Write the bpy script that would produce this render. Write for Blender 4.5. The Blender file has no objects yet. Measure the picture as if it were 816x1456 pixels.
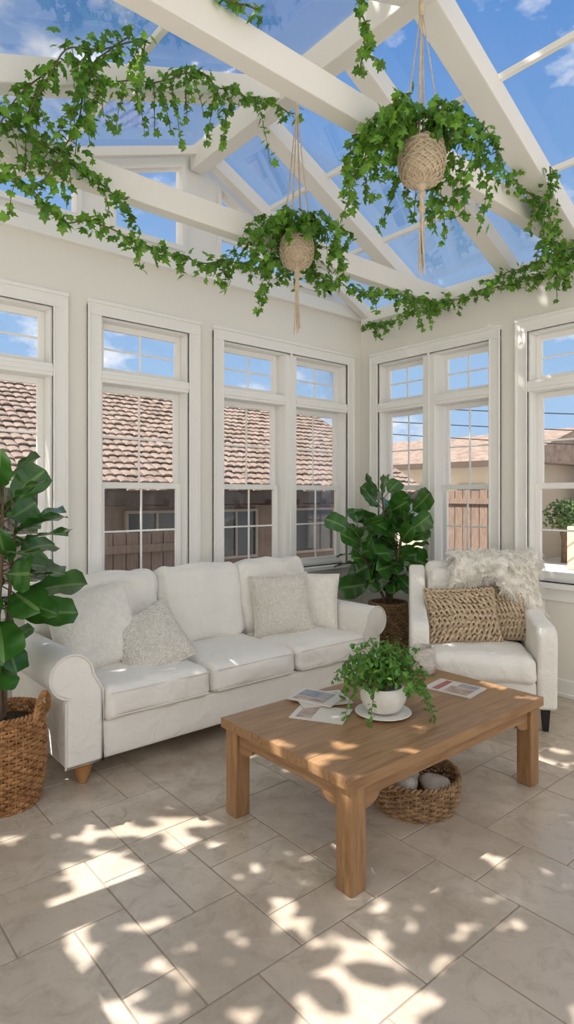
import bpy, bmesh, math, random
from mathutils import Vector, Matrix, noise, Euler
random.seed(7)
R=random.random
def U(a,b): return a+(b-a)*random.random()
COL=bpy.context.scene.collection
sc=bpy.context.scene
try:
    sc.view_settings.view_transform='Standard'
    sc.view_settings.look='None'
except Exception as e: print(e)

# ------------------------------------------------------------------ materials
def newmat(name):
    m=bpy.data.materials.new(name); m.use_nodes=True
    nt=m.node_tree; nt.nodes.clear()
    return m,nt
def N(nt,t,**k):
    n=nt.nodes.new(t)
    for a,b in k.items(): setattr(n,a,b)
    return n
def mixc(nt,fac,a,b,blend='MIX'):
    n=N(nt,'ShaderNodeMix',data_type='RGBA',blend_type=blend)
    for s,v in ((n.inputs[0],fac),(n.inputs[6],a),(n.inputs[7],b)):
        if hasattr(v,'is_linked'): nt.links.new(v,s)
        else:
            s.default_value = v if not isinstance(v,(tuple,list)) else (*v[:3],1)
    return n.outputs[2]
def math_(nt,op,a,b=0.0,c=None):
    n=N(nt,'ShaderNodeMath',operation=op)
    vals=[a,b] if c is None else [a,b,c]
    for i,v in enumerate(vals):
        if hasattr(v,'is_linked'): nt.links.new(v,n.inputs[i])
        else: n.inputs[i].default_value=v
    return n.outputs[0]
def M(name,col,rough=.6,col2=None,nscale=5,stretch=(1,1,1),bump=0,bscale=60,btype='noise',tint=None,
      spec=.4,sheen=0,transl=0,midrib=None,lo=.35,hi=.65,coords='Object',bdist=.01,veins=None,tcol=(.35,.55,.06),low=0,tfac=.85):
    m,nt=newmat(name); L=nt.links.new
    out=N(nt,'ShaderNodeOutputMaterial'); p=N(nt,'ShaderNodeBsdfPrincipled')
    p.inputs['Roughness'].default_value=rough
    p.inputs['Specular IOR Level'].default_value=spec
    if sheen: p.inputs['Sheen Weight'].default_value=sheen
    tc=N(nt,'ShaderNodeTexCoord'); mp=N(nt,'ShaderNodeMapping'); mp.inputs['Scale'].default_value=stretch
    L(tc.outputs[coords],mp.inputs[0]); vec=mp.outputs[0]
    c=None
    if col2:
        n=N(nt,'ShaderNodeTexNoise'); n.inputs['Scale'].default_value=nscale; n.inputs['Detail'].default_value=8; n.inputs['Roughness'].default_value=.6
        L(vec,n.inputs['Vector'])
        mr=N(nt,'ShaderNodeMapRange'); mr.inputs[1].default_value=lo; mr.inputs[2].default_value=hi
        L(n.outputs[0],mr.inputs[0])
        c=mixc(nt,mr.outputs[0],col,col2)
    if tint:
        a=N(nt,'ShaderNodeAttribute',attribute_name='tint')
        f=math_(nt,'MULTIPLY',a.outputs['Fac'],tfac)
        c=mixc(nt,f,c if c is not None else col,tint,'MIX')
    if veins:
        n=N(nt,'ShaderNodeTexNoise'); n.inputs['Scale'].default_value=9; n.inputs['Detail'].default_value=10; n.inputs['Roughness'].default_value=.72; n.inputs['Distortion'].default_value=.9
        L(vec,n.inputs['Vector'])
        mr=N(nt,'ShaderNodeMapRange'); mr.inputs[1].default_value=.49; mr.inputs[2].default_value=.68; mr.inputs[4].default_value=.65
        L(n.outputs[0],mr.inputs[0])
        c=mixc(nt,mr.outputs[0],c,veins)
    if midrib:
        a=N(nt,'ShaderNodeAttribute',attribute_name='uu')
        f=math_(nt,'LESS_THAN',a.outputs['Fac'],.10)
        f=math_(nt,'MULTIPLY',f,.6)
        c=mixc(nt,f,c if c is not None else col,midrib)
    if c is not None: L(c,p.inputs['Base Color'])
    else: p.inputs['Base Color'].default_value=(*col,1)
    prev=None
    if low:
        t=N(nt,'ShaderNodeTexNoise'); t.inputs['Scale'].default_value=low; t.inputs['Detail'].default_value=3; t.inputs['Distortion'].default_value=.8
        L(vec,t.inputs['Vector']); b=N(nt,'ShaderNodeBump'); b.inputs['Strength'].default_value=.6; b.inputs['Distance'].default_value=.03
        L(t.outputs[0],b.inputs['Height']); prev=b.outputs[0]; L(prev,p.inputs['Normal'])
    if bump:
        b=N(nt,'ShaderNodeBump'); b.inputs['Strength'].default_value=bump; b.inputs['Distance'].default_value=bdist
        if btype=='noise':
            t=N(nt,'ShaderNodeTexNoise'); t.inputs['Scale'].default_value=bscale; t.inputs['Detail'].default_value=4; h=t.outputs[0]
        elif btype=='voronoi':
            t=N(nt,'ShaderNodeTexVoronoi'); t.inputs['Scale'].default_value=bscale; h=t.outputs['Distance']
        elif btype=='wave':
            t=N(nt,'ShaderNodeTexWave'); t.inputs['Scale'].default_value=bscale; t.inputs['Distortion'].default_value=1.5; h=t.outputs[1]
        L(vec,t.inputs['Vector']); L(h,b.inputs['Height'])
        if prev is not None: L(prev,b.inputs['Normal'])
        L(b.outputs[0],p.inputs['Normal'])
    sh=p.outputs[0]
    if transl:
        tr=N(nt,'ShaderNodeBsdfTranslucent')
        if c is not None:
            cc=mixc(nt,.5,c,tcol); L(cc,tr.inputs[0])
        else: tr.inputs[0].default_value=(*col,1)
        mx=N(nt,'ShaderNodeMixShader'); mx.inputs[0].default_value=transl
        L(sh,mx.inputs[1]); L(tr.outputs[0],mx.inputs[2]); sh=mx.outputs[0]
    L(sh,out.inputs[0])
    return m
def glassmat(name,tint=(1,1,1),refl=1.0):
    m,nt=newmat(name); L=nt.links.new
    out=N(nt,'ShaderNodeOutputMaterial'); t=N(nt,'ShaderNodeBsdfTransparent'); t.inputs[0].default_value=(*tint,1)
    g=N(nt,'ShaderNodeBsdfGlossy'); g.inputs['Roughness'].default_value=.02
    fr=N(nt,'ShaderNodeFresnel'); fr.inputs[0].default_value=1.4
    f=math_(nt,'MULTIPLY',fr.outputs[0],refl)
    mx=N(nt,'ShaderNodeMixShader'); L(f,mx.inputs[0]); L(t.outputs[0],mx.inputs[1]); L(g.outputs[0],mx.inputs[2])
    L(mx.outputs[0],out.inputs[0]); return m

mWall=M('wall_paint',(.83,.805,.745),.85,bump=.08,bscale=140)
mTrim=M('white_trim_paint',(.89,.88,.85),.42)
mBeam=M('beam_paint',(.84,.81,.76),.6,bump=.1,bscale=30)
mGlass=glassmat('window_glass',refl=.6)
mRoofGlass=glassmat('roof_glass',refl=.4)
mRoofGlass2=glassmat('roof_glass_pale',tint=(.98,.99,1),refl=.4)
mSofa=M('white_linen',(.85,.82,.765),.9,(.89,.865,.815),3,bump=.5,bscale=300,sheen=.15,bdist=.004,low=8)
mPipe=M('linen_piping',(.79,.76,.71),.9)
mKnit=M('nubby_knit',(.86,.82,.75),.95,(.75,.70,.625),60,bump=.9,bscale=85,btype='voronoi',bdist=.012)
mKnit2=M('soft_knit',(.87,.835,.77),.95,(.81,.77,.70),30,bump=.6,bscale=60,btype='voronoi',bdist=.008)
mLegWood=M('leg_wood',(.42,.20,.07),.45,(.52,.27,.11),8,(4,4,1))
mTable=M('table_wood',(.21,.105,.047),.36,(.44,.26,.13),4,(1.0,12,12),bump=.15,bscale=12,lo=.25,hi=.75,tint=(.38,.225,.11),tfac=.6)
mTableY=M('table_wood_cross',(.21,.105,.047),.40,(.43,.25,.125),5,(14,1.2,14),bump=.15,bscale=12,lo=.25,hi=.75)
mTableZ=M('table_leg_wood',(.22,.11,.048),.42,(.44,.255,.125),5,(12,12,1.2),bump=.15,bscale=12,lo=.25,hi=.75)
mWick=M('wicker',(.25,.11,.04),.55,(.56,.30,.125),22,bump=.5,bscale=120)
mWick2=M('dark_wicker',(.20,.115,.055),.6,(.48,.31,.165),25,bump=.5,bscale=120)
mCord=M('cotton_cord',(.58,.455,.32),.95,(.70,.585,.44),40,bump=.6,bscale=200)
mJute=M('jute',(.55,.42,.28),.95,(.74,.605,.44),40,bump=.7,bscale=160)
mJuteD=M('jute_backing',(.26,.18,.11),.95)
mIvy=M('ivy_leaf',(.026,.108,.011),.38,(.066,.22,.022),9,tint=(.20,.42,.04),transl=.34,midrib=(.28,.44,.15))
mFid=M('fiddle_leaf',(.020,.088,.014),.24,(.052,.175,.028),6,transl=.10,midrib=(.22,.36,.12),spec=.6)
mHerb=M('herb_leaf',(.034,.145,.02),.5,(.082,.25,.038),9,tint=(.145,.35,.055),transl=.24)
mCanopyLeaf=M('shade_canopy_leaf',(.07,.14,.04),.6,(.12,.2,.06),9)
mStem=M('green_brown_stem',(.13,.11,.04),.7)
mTrunk=M('bark',(.11,.07,.04),.85,(.20,.14,.085),20,bump=.6,bscale=40)
mSoil=M('soil',(.05,.032,.02),.95,bump=1,bscale=60)
mCer=M('stone_ceramic',(.82,.795,.75),.6,(.66,.63,.58),9,bump=.3,bscale=25)
mSaucer=M('saucer_glaze',(.86,.84,.80),.3)
mBlack=M('black_leg',(.012,.011,.01),.4)
mFur=M('cream_wool',(.90,.865,.80),.95,(.82,.775,.70),30,bump=.8,bscale=50)
mCloth=M('pale_cloth',(.80,.75,.69),.95,(.66,.61,.55),12,bump=.6,bscale=60)
mSilver=M('mercury_ceramic',(.70,.66,.61),.35,(.48,.455,.42),18,bump=.4,bscale=60,btype='voronoi')
mPaper=M('paper',(.74,.69,.62),.6)
mTile=M('travertine',(.42,.345,.268),.22,(.67,.585,.485),2.2,bump=.06,bscale=30,tint=(.55,.46,.37),lo=.36,hi=.62,veins=(.38,.305,.235),spec=.5,tfac=.8)
mGrout=M('grout',(.33,.27,.21),.9,bump=.4,bscale=90)
mRoofT=M('clay_roof_tile',(.18,.132,.106),.9,(.33,.25,.205),5,tint=(.32,.245,.205),bump=.6,bscale=30)
mHouse=M('brown_siding',(.22,.155,.12),.85,(.29,.21,.165),4,(1,1,1),bump=.5,bscale=3,btype='wave')
mEaveShade=M('shaded_eave',(.09,.065,.053),.85)  # shadow of the eaves is put into this dark board colour
mSash=M('tan_window_frame',(.42,.35,.29),.7)
mBeige=M('beige_stucco',(.50,.43,.345),.9,bump=.3,bscale=20)
mTan=M('ochre_stucco',(.40,.30,.19),.9,bump=.3,bscale=20)
mFence=M('fence_wood',(.22,.155,.12),.85,(.33,.24,.19),6,(6,6,1),bump=.4,bscale=20)
mConc=M('concrete',(.58,.55,.50),.9,(.65,.62,.57),.8)
mDark=M('dark_glass',(.05,.06,.07),.15)
mCable=M('cable',(.02,.02,.02),.6)
mBush=M('hedge_leaf',(.05,.12,.03),.8,(.12,.22,.06),6,bump=1,bscale=12,bdist=.1)

# ------------------------------------------------------------------ mesh builder
class MB:
    def __init__(s): s.v=[];s.f=[];s.t=[];s.u=[];s.ct=0.0
    def add(s,vs,fs,us=None):
        o=len(s.v); s.v+=[tuple(p) for p in vs]; s.f+=[tuple(i+o for i in f) for f in fs]
        s.t+=[s.ct]*len(vs); s.u+=(us if us else [1.0]*len(vs)); return s
    def box(s,x0,x1,y0,y1,z0,z1):
        if x0>x1:x0,x1=x1,x0
        if y0>y1:y0,y1=y1,y0
        if z0>z1:z0,z1=z1,z0
        v=[(x0,y0,z0),(x1,y0,z0),(x1,y1,z0),(x0,y1,z0),(x0,y0,z1),(x1,y0,z1),(x1,y1,z1),(x0,y1,z1)]
        f=[(0,3,2,1),(4,5,6,7),(0,1,5,4),(1,2,6,5),(2,3,7,6),(3,0,4,7)]
        return s.add(v,f)
    def prism(s,poly,a,b,axis='y'):
        n=len(poly)
        def mk(p,w):
            return (p[0],w,p[1]) if axis=='y' else ((w,p[0],p[1]) if axis=='x' else (p[0],p[1],w))
        v=[mk(p,a) for p in poly]+[mk(p,b) for p in poly]
        f=[tuple(range(n)),tuple(range(2*n-1,n-1,-1))]+[(i,n+i,n+(i+1)%n,(i+1)%n) for i in range(n)]
        return s.add(v,f)
    def tube(s,pts,r,closed=False,seg=6):
        pts=[Vector(p) for p in pts]; n=len(pts)
        if n<2: return s
        vs=[];ref=None
        for i,p in enumerate(pts):
            if closed: d=pts[(i+1)%n]-pts[i-1]
            else: d=pts[min(i+1,n-1)]-pts[max(i-1,0)]
            if d.length<1e-9: d=Vector((0,0,1))
            d.normalize()
            if ref is None:
                ref=Vector((0,0,1)) if abs(d.z)<.9 else Vector((1,0,0))
            x=ref-d*ref.dot(d)
            if x.length<1e-6: x=d.orthogonal()
            x.normalize(); y=d.cross(x); ref=x
            rr=r[i] if isinstance(r,(list,tuple)) else r
            for k in range(seg):
                a=2*math.pi*k/seg
                vs.append(p+x*(rr*math.cos(a))+y*(rr*math.sin(a)))
        fs=[]
        for i in range(n if closed else n-1):
            j=(i+1)%n
            for k in range(seg):
                k2=(k+1)%seg
                fs.append((i*seg+k,i*seg+k2,j*seg+k2,j*seg+k))
        if not closed:
            fs.append(tuple(range(seg-1,-1,-1))); fs.append(tuple((n-1)*seg+k for k in range(seg)))
        return s.add(vs,fs)
    def lathe(s,prof,c=(0,0,0),seg=32,sx=1,sy=1):
        vs=[];fs=[];n=len(prof)
        for r,z in prof:
            for k in range(seg):
                a=2*math.pi*k/seg
                vs.append((c[0]+r*sx*math.cos(a),c[1]+r*sy*math.sin(a),c[2]+z))
        for i in range(n-1):
            for k in range(seg):
                k2=(k+1)%seg
                fs.append((i*seg+k,i*seg+k2,(i+1)*seg+k2,(i+1)*seg+k))
        fs.append(tuple(range(seg-1,-1,-1))); fs.append(tuple((n-1)*seg+k for k in range(seg)))
        return s.add(vs,fs)
    def rbox(s,c,h,r,n=12,puff=(0,0,0),wob=0,mat=None,seed=0):
        r=min(r,min(h)*.999); idx={};vs=[];fs=[]
        def sv(i): return math.sin(math.pi/2*(2*i/n-1))
        def gv(i,j,k):
            key=(i,j,k)
            if key in idx: return idx[key]
            q=(sv(i),sv(j),sv(k)); p=Vector((q[0]*h[0],q[1]*h[1],q[2]*h[2]))
            inn=Vector([max(-(h[a]-r),min(h[a]-r,p[a])) for a in range(3)])
            d=p-inn
            if d.length>1e-9: p=inn+d.normalized()*r
            for a in range(3):
                b,cc=(a+1)%3,(a+2)%3
                p[a]+=puff[a]*q[a]*(1-q[b]**2)*(1-q[cc]**2)
            if wob:
                o=Vector((seed*3.1,seed*7.7,seed))
                w=noise.noise_vector(p*5+o)+noise.noise_vector(p*11+o)*.4
                p+=w*wob
            if mat: p=mat@p
            idx[key]=len(vs); vs.append(p+Vector(c)); return idx[key]
        for a in range(n):
            for b in range(n):
                for side in (0,n):
                    for ax in range(3):
                        def g(x,y):
                            t=[0,0,0]; t[ax]=side; t[(ax+1)%3]=x; t[(ax+2)%3]=y; return gv(*t)
                        q=(g(a,b),g(a+1,b),g(a+1,b+1),g(a,b+1))
                        if side==0: q=q[::-1]
                        fs.append(q)
        return s.add(vs,fs)
    def leaf(s,T,pos,d,nrm,L,W=None):
        d=Vector(d).normalized(); x=d.cross(Vector(nrm))
        if x.length<1e-4: x=d.orthogonal()
        x.normalize(); z=x.cross(d); W=W or L; pos=Vector(pos)
        vs=[pos+x*(p[0]*W)+d*(p[1]*L)+z*(p[2]*L) for p in T[0]]
        return s.add(vs,T[1],list(T[2]))
    def obj(s,name,mat,parent=None,smooth=True,bevel=0,loc=(0,0,0),rot=(0,0,0),seg=2):
        me=bpy.data.meshes.new(name); me.from_pydata(s.v,[],s.f); me.update()
        at=me.attributes.new('tint','FLOAT','POINT'); at.data.foreach_set('value',s.t)
        at=me.attributes.new('uu','FLOAT','POINT'); at.data.foreach_set('value',s.u)
        me.polygons.foreach_set('use_smooth',[bool(smooth)]*len(me.polygons))
        if smooth: me.set_sharp_from_angle(angle=math.radians(50))
        me.materials.append(mat)
        o=bpy.data.objects.new(name,me); COL.objects.link(o); o.location=loc; o.rotation_euler=rot
        if parent: o.parent=parent
        if bevel:
            b=o.modifiers.new('bevel','BEVEL'); b.width=bevel; b.segments=seg; b.limit_method='ANGLE'; b.angle_limit=math.radians(40)
        return o
def thing(name,label,cat,loc=(0,0,0),rz=0,group=None):
    o=bpy.data.objects.new(name,None); o.empty_display_size=.1; COL.objects.link(o)
    o.location=loc; o.rotation_euler=(0,0,rz); o['label']=label; o['category']=cat
    if group: o['group']=group
    return o
def tag(o,label,cat,group=None,kind=None):
    o['label']=label;o['category']=cat
    if group:o['group']=group
    if kind:o['kind']=kind
    return o
def structure(o,label,cat): return tag(o,label,cat,kind='structure')
def smooth_path(pts,step=.03):
    pts=[Vector(p) for p in pts]; out=[]
    P=[pts[0]*2-pts[1]]+pts+[pts[-1]*2-pts[-2]]
    for i in range(1,len(P)-2):
        a,b,c,d=P[i-1],P[i],P[i+1],P[i+2]; n=max(2,int((c-b).length/step))
        for k in range(n):
            t=k/n
            out.append(.5*((2*b)+(c-a)*t+(2*a-5*b+4*c-d)*t*t+(3*b-a-3*c+d)*t**3))
    out.append(pts[-1]); return out

# ------------------------------------------------------------------ leaf templates
def T_fiddle():
    vs=[];fs=[];us=[];nr=12;cols=[-1,-.55,-.05,.05,.55,1]
    for i in range(nr+1):
        v=i/nr; w=(max(v,.001)**.62)*(max(1-v,0)**.30)*1.38
        w=max(w,.012)
        for c in cols:
            z=-.20*v*v+.08*abs(c)*w+.035*math.sin(v*16+c)*abs(c)
            vs.append((c*w*.5,v,z)); us.append(0.0 if abs(c)<.1 else 1.0)
    nc=len(cols)
    for i in range(nr):
        for k in range(nc-1): fs.append((i*nc+k,i*nc+k+1,(i+1)*nc+k+1,(i+1)*nc+k))
    return vs,fs,us
def T_ivy():
    o=[(0,0),(.22,-.13),(.52,.06),(.34,.28),(.5,.56),(.2,.58),(0,1.0)]
    full=o+[(-x,y) for x,y in reversed(o[1:-1])]
    vs=[(0,.3,.05)]+[(x,y,-.22*abs(x)-.18*max(0,y-.3)**1.5) for x,y in full]; n=len(full)
    fs=[(0,1+i,1+(i+1)%n) for i in range(n)]
    us=[0]+[1]*n
    us[1]=0; us[7]=0
    return vs,fs,us
def T_oval():
    vs=[(0,0,0),(.25,.3,.04),(.23,.7,.02),(0,1,-.06),(-.23,.7,.02),(-.25,.3,.04),(0,.5,-.02)]
    fs=[(6,0,1),(6,1,2),(6,2,3),(6,3,4),(6,4,5),(6,5,0)]
    return vs,fs,[1]*7
TF,TI,TO=T_fiddle(),T_ivy(),T_oval()
def rv():
    while 1:
        v=Vector((U(-1,1),U(-1,1),U(-1,1)))
        if .05<v.length<1: return v.normalized()

def dress(F,path,step,size,spread,T=TI,keep=None):
    acc=0
    for a,b in zip(path[:-1],path[1:]):
        acc+=(b-a).length
        while acc>step:
            acc-=step
            p=b+rv()*U(0,spread)
            d=rv()*.8+Vector((0,0,-.6)); n=rv()*.7+Vector((-.25,-.35,.6))
            tt=R()**2.0 if R()<.84 else 1.0
            L=U(*size)
            if keep and not keep(p): continue
            F.ct=tt
            F.leaf(T,p,d,n,L,L*U(.85,1.05))
def drop(S,F,p,L,out=.08,step=.025,size=(.032,.056),d0=None):
    a=U(0,2*math.pi); o=d0 or Vector((math.cos(a),math.sin(a),0))
    pts=[p]; n=max(3,int(L/.06)); cur=Vector(p); wx,wy=U(-.3,.3),U(-.3,.3)
    for i in range(n):
        t=(i+1)/n
        cur=cur+Vector((o.x*out/n*(1.6-1.2*t)+wx*.012*math.sin(i*1.3),o.y*out/n*(1.6-1.2*t)+wy*.012,-L/n)) ; pts.append(cur.copy())
    path=smooth_path(pts,.02); S.tube(path,.0022,seg=4); dress(F,path,step,size,.026)
def vine(name,label,paths,drops=0,dl=(.08,.3),step=.014,size=(.037,.062),spread=.05):
    root=thing(name,label,'ivy',loc=(0,0,0)); S=MB();F=MB()
    for pth in paths:
        path=smooth_path(pth,.03)
        path=[p+Vector((noise.noise(p*6)*.03,noise.noise(p*6+Vector((9,1,3)))*.03,noise.noise(p*7)*.03)) for p in path]
        S.tube(path,.004,seg=5); dress(F,path,step,size,spread)
        L=sum((b-a).length for a,b in zip(path[:-1],path[1:]))
        for _ in range(int(drops*L)):
            drop(S,F,random.choice(path),U(*dl)*U(.5,1),out=U(.04,.16))
    S.obj('stem',mStem,root); F.obj('foliage',mIvy,root,smooth=False)
    return root

# ------------------------------------------------------------------ room shell
YB,XR=4.17,4.52
RX,RZ=2.6,4.27
XL,YF=-.85,-1.7
def roofz(x): return RZ-.48*(x-RX) if x>=RX else RZ-.38*(RX-x)
# floor
F=MB()
u=.185; gx,gy=34,38; x00,y00=-1.05,-2.0
occ=[[False]*gy for _ in range(gx)]; rnd=random.Random(3)
for j in range(gy):
    for i in range(gx):
        if occ[i][j]: continue
        opts=[(3,2),(2,3),(3,3),(2,2),(2,2),(2,2),(3,3),(2,1),(1,2),(3,2),(1,1)]; rnd.shuffle(opts); opts+=[(1,1)]
        for w,h in opts:
            if i+w<=gx and j+h<=gy and not any(occ[a][b] for a in range(i,i+w) for b in range(j,j+h)):
                for a in range(i,i+w):
                    for b in range(j,j+h): occ[a][b]=True
                g=.0030; F.ct=rnd.random()
                X0=max(x00+i*u+g,XL); X1=min(x00+(i+w)*u-g,XR+.02); Y0=max(YF,y00+j*u+g); Y1=min(y00+(j+h)*u-g,YB+.02)
                if X1-X0>.02 and Y1-Y0>.02: F.box(X0,X1,Y0,Y1,-.02,0)
                break
fl=F.obj('floor',mTile,smooth=False,bevel=.0022,seg=2); structure(fl,'beige travertine tile floor in mixed squares and rectangles','floor')
G=MB().box(XL,XR+.1,YF,YB+.1,-.10,-.0025).obj('grout',mGrout,fl,smooth=False)

W_back=[(.72,1.46),(1.80,2.52),(2.85,4.31)]
W_right=[(1.68,2.40),(2.73,3.93)]
ZB,ZT=.84,2.78
def wallpieces(B,openings,a0,a1,fn,top):
    cur=a0
    for a,b in openings:
        fn(B,cur,a,0,top); fn(B,a,b,0,ZB); fn(B,a,b,ZT,top); cur=b
    fn(B,cur,a1,0,top)
B=MB(); wallpieces(B,W_back,.2,XR+.15,lambda B,a,b,z0,z1:B.box(a,b,YB,YB+.15,z0,z1),3.27)
B.box(XL,.2,YB,YB+.15,0,2.9)
structure(B.obj('wall_back',mWall,smooth=False),'off-white painted wall behind the sofa','wall')
B=MB(); wallpieces(B,sorted(W_right),YF,YB,lambda B,a,b,z0,z1:B.box(XR,XR+.15,a,b,z0,z1),3.27)
structure(B.obj('wall_right',mWall,smooth=False),'off-white painted side wall','wall')
B=MB().box(XL-.12,XL,YF,YB,0,.5).box(XL-.12,XL,YF,-.6,.5,2.9).box(XL-.12,XL,3.6,YB,.5,2.9).box(XL-.12,XL,-.6,3.6,2.5,2.9)
structure(B.obj('wall_left',mWall,smooth=False),'off-white painted wall with a wide opening','wall')

def window(n,back,u0,u1,double=False):
    B=MB();Gl=MB()
    def bx(a,b,w0,w1,z0,z1,T=B):
        if back: T.box(a,b,YB+w0,YB+w1,z0,z1)
        else: T.box(XR+w0,XR+w1,a,b,z0,z1)
    c=.10
    for a,b in ((u0-c,u0),(u1,u1+c)):
        bx(a,b,-.020,0,ZB,ZT)
    bx(u0-c-.0,u1+c,-.022,0,ZT,ZT+c)
    for a,b in ((u0-c,u0-c+.016),(u1+c-.016,u1+c)): bx(a,b,-.032,0,ZB,ZT+c-.03)
    for a,b in ((u0-.012,u0),(u1,u1+.012)): bx(a,b,-.028,0,ZB,ZT)
    bx(u0-c-.003,u1+c+.003,-.036,0,ZT+c-.018,ZT+c+.008)
    bx(u0-.012,u1+.012,-.029,0,ZT,ZT+.012)
    bx(u0-c-.03,u1+c+.03,-.07,.10,ZB-.035,ZB)
    bx(u0-c,u1+c,-.02,0,ZB-.13,ZB-.035)
    bx(u0,u0+.018,0,.15,ZB,ZT-.018); bx(u1-.018,u1,0,.15,ZB,ZT-.018); bx(u0,u1,0,.15,ZT-.018,ZT)
    units=[(u0,u1)]
    if double:
        m=(u0+u1)/2; bx(m-.065,m+.065,-.022,.149,ZB,ZT-.018); units=[(u0,m-.065),(m+.065,u1)]
        bx(m-.012,m+.012,-.030,-.02,ZB,ZT)
    s=.045
    for a,b in units:
        bx(a,b,-.018,.148,2.31,2.395); bx(a,b,-.026,-.015,2.335,2.37)
        a+=.018;b-=.018; m=(a+b)/2
        def sash(z0,z1,w,hz=True):
            bx(a,a+s,w,w+.03,z0,z1);bx(b-s,b,w,w+.03,z0,z1);bx(a+s,b-s,w,w+.03,z0,z0+s);bx(a+s,b-s,w,w+.03,z1-s,z1)
            bx(m-.007,m+.007,w+.008,w+.022,z0+s,z1-s)
            if hz: bx(a+s,b-s,w+.009,w+.021,(z0+z1)/2-.007,(z0+z1)/2+.007)
            bx(a+s-.004,b-s+.004,w+.013,w+.017,z0+s-.004,z1-s+.004,Gl)
        sash(2.395,ZT-.018,.085); sash(1.555,2.31,.105); sash(ZB+.03,1.60,.07)
        bx(a,b,.05,.14,ZB,ZB+.03)
    o=B.obj('window_%d'%n,mTrim,smooth=False,bevel=.003,seg=1)
    structure(o,'white framed window with grid panes and wide casing','window')
    Gl.obj('glass',mGlass,o,smooth=False)
window(1,True,*W_back[0]); window(2,True,*W_back[1]); window(3,True,*W_back[2],double=True)
window(4,False,*W_right[1],double=True); window(5,False,*W_right[0])

# gable
B=MB(); gw=[(.9,1.66),(1.88,2.50),(2.80,4.1)]
def col(a,b,z0f,z1f): B.prism([(a,z0f(a)),(b,z0f(b)),(b,z1f(b)),(a,z1f(a))],YB+.02,YB+.13,'y')
P=lambda x:3.27
Rz=lambda x:roofz(x)-.005
col(.2,.9,P,Rz); col(1.66,1.88,P,Rz); col(2.50,2.6,P,Rz); col(2.6,2.80,P,Rz); col(4.1,4.6,P,Rz)
for a,b in gw:
    col(a,b,P,lambda x:3.42); col(a,b,lambda x:Rz(x)-.10,Rz)
structure(B.obj('wall_gable',mTrim,smooth=False),'white gable wall above the top plate','wall')
for n,(a,b) in enumerate(gw):
    B=MB();Gl=MB(); top=lambda x:roofz(x)-.105
    y0,y1=YB-.012,YB+.09
    s=.035; zb=3.42
    B.box(a,b,y0,y1,zb,zb+.04)
    B.prism([(a,top(a)-s),(b,top(b)-s),(b,top(b)),(a,top(a))],y0,y1)
    if top(a)-s>zb+.04: B.prism([(a,zb+.04),(a+s,zb+.04),(a+s,top(a+s)-s),(a,top(a)-s)],y0+.001,y1)
    if top(b)-s>zb+.04: B.prism([(b-s,zb+.04),(b,zb+.04),(b,top(b)-s),(b-s,top(b-s)-s)],y0+.001,y1)
    if n==1: B.box(a+s,b-s,y0+.03,y0+.06,3.70,3.72)
    if n==2:
        B.box(a+s,3.28,y0+.03,y0+.06,3.62,3.66); B.prism([(3.28,zb+.04),(3.34,zb+.04),(3.34,top(3.34)-s),(3.28,top(3.28)-s)],y0+.01,y0+.07)
    Gl.prism([(a+.02,zb+.02),(b-.02,zb+.02),(b-.02,top(b)-.02),(a+.02,top(a)-.02)],y0+.04,y0+.045)
    o=B.obj('window_%d'%(6+n),mTrim,smooth=False); structure(o,'white framed gable window with sloped top','window')
    Gl.obj('glass',mGlass,o,smooth=False)

tn=[0]
def trim(B,label,mat=mBeam,bevel=.006):
    tn[0]+=1; o=B.obj('trim_%d'%tn[0],mat,smooth=False,bevel=bevel); structure(o,label,'beam'); return o
trim(MB().box(.2,XR,YB-.05,YB+.02,3.24,3.35),'white top plate moulding along the wall',mTrim)
trim(MB().box(XR-.05,XR+.02,YF,YB-.05,3.20,3.31),'white top plate moulding along the side wall',mTrim)
trim(MB().box(2.54,2.66,YF,YB,4.08,4.26),'white ridge beam')
for y,w,h in ((4.06,.08,.13),(3.40,.13,.15),(2.53,.13,.15),(1.98,.16,.17),(1.05,.10,.15),(.1,.10,.15),(-.9,.1,.15)):
    B=MB(); B.prism([(2.6,roofz(2.6)-h),(4.75,roofz(4.75)-h),(4.75,roofz(4.75)-.01),(2.6,roofz(2.6)-.01)],y-w/2,y+w/2)
    trim(B,'white painted sloping rafter')
for y,w,h in ((4.10,.06,.08),(3.12,.13,.15),(1.98,.15,.17),(1.05,.10,.15),(.1,.10,.15),(-.9,.1,.15)):
    B=MB(); B.prism([(XL,roofz(XL)-h),(2.6,roofz(2.6)-h),(2.6,roofz(2.6)-.01),(XL,roofz(XL)-.01)],y-w/2,y+w/2)
    trim(B,'white painted sloping rafter')
trim(MB().box(XL,4.52,3.075,3.165,3.12,3.27),'white horizontal tie beam')
trim(MB().box(XL,4.50,2.09,2.19,3.38,3.53),'white horizontal tie beam')
B=MB()
for x in (3.25,3.9): B.box(x-.016,x+.016,YF,YB,roofz(x)-.035,roofz(x))
for x in (1.5,.5): B.box(x-.016,x+.016,YF,YB,roofz(x)-.035,roofz(x))
trim(B,'thin white glazing bars under the roof glass',mTrim,0)
g=.012
B=MB(); B.prism([(2.6,RZ+.005),(4.8,roofz(4.8)+.005),(4.8,roofz(4.8)+g),(2.6,RZ+g)],YF,YB+.15)
o=B.obj('ceiling',mRoofGlass,smooth=False); structure(o,'sloping clear glass roof','ceiling')
B=MB(); B.prism([(XL-.1,roofz(XL-.1)+.005),(2.6,RZ+.005),(2.6,RZ+g),(XL-.1,roofz(XL-.1)+g)],YF,YB+.15)
o=B.obj('ceiling_glass',mRoofGlass2,smooth=False); structure(o,'sloping pale glass roof','ceiling')
B=MB().box(XR-.018,XR,YF,YB,0,.13); B.box(XR-.026,XR,YF,YB,0,.03)
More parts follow.
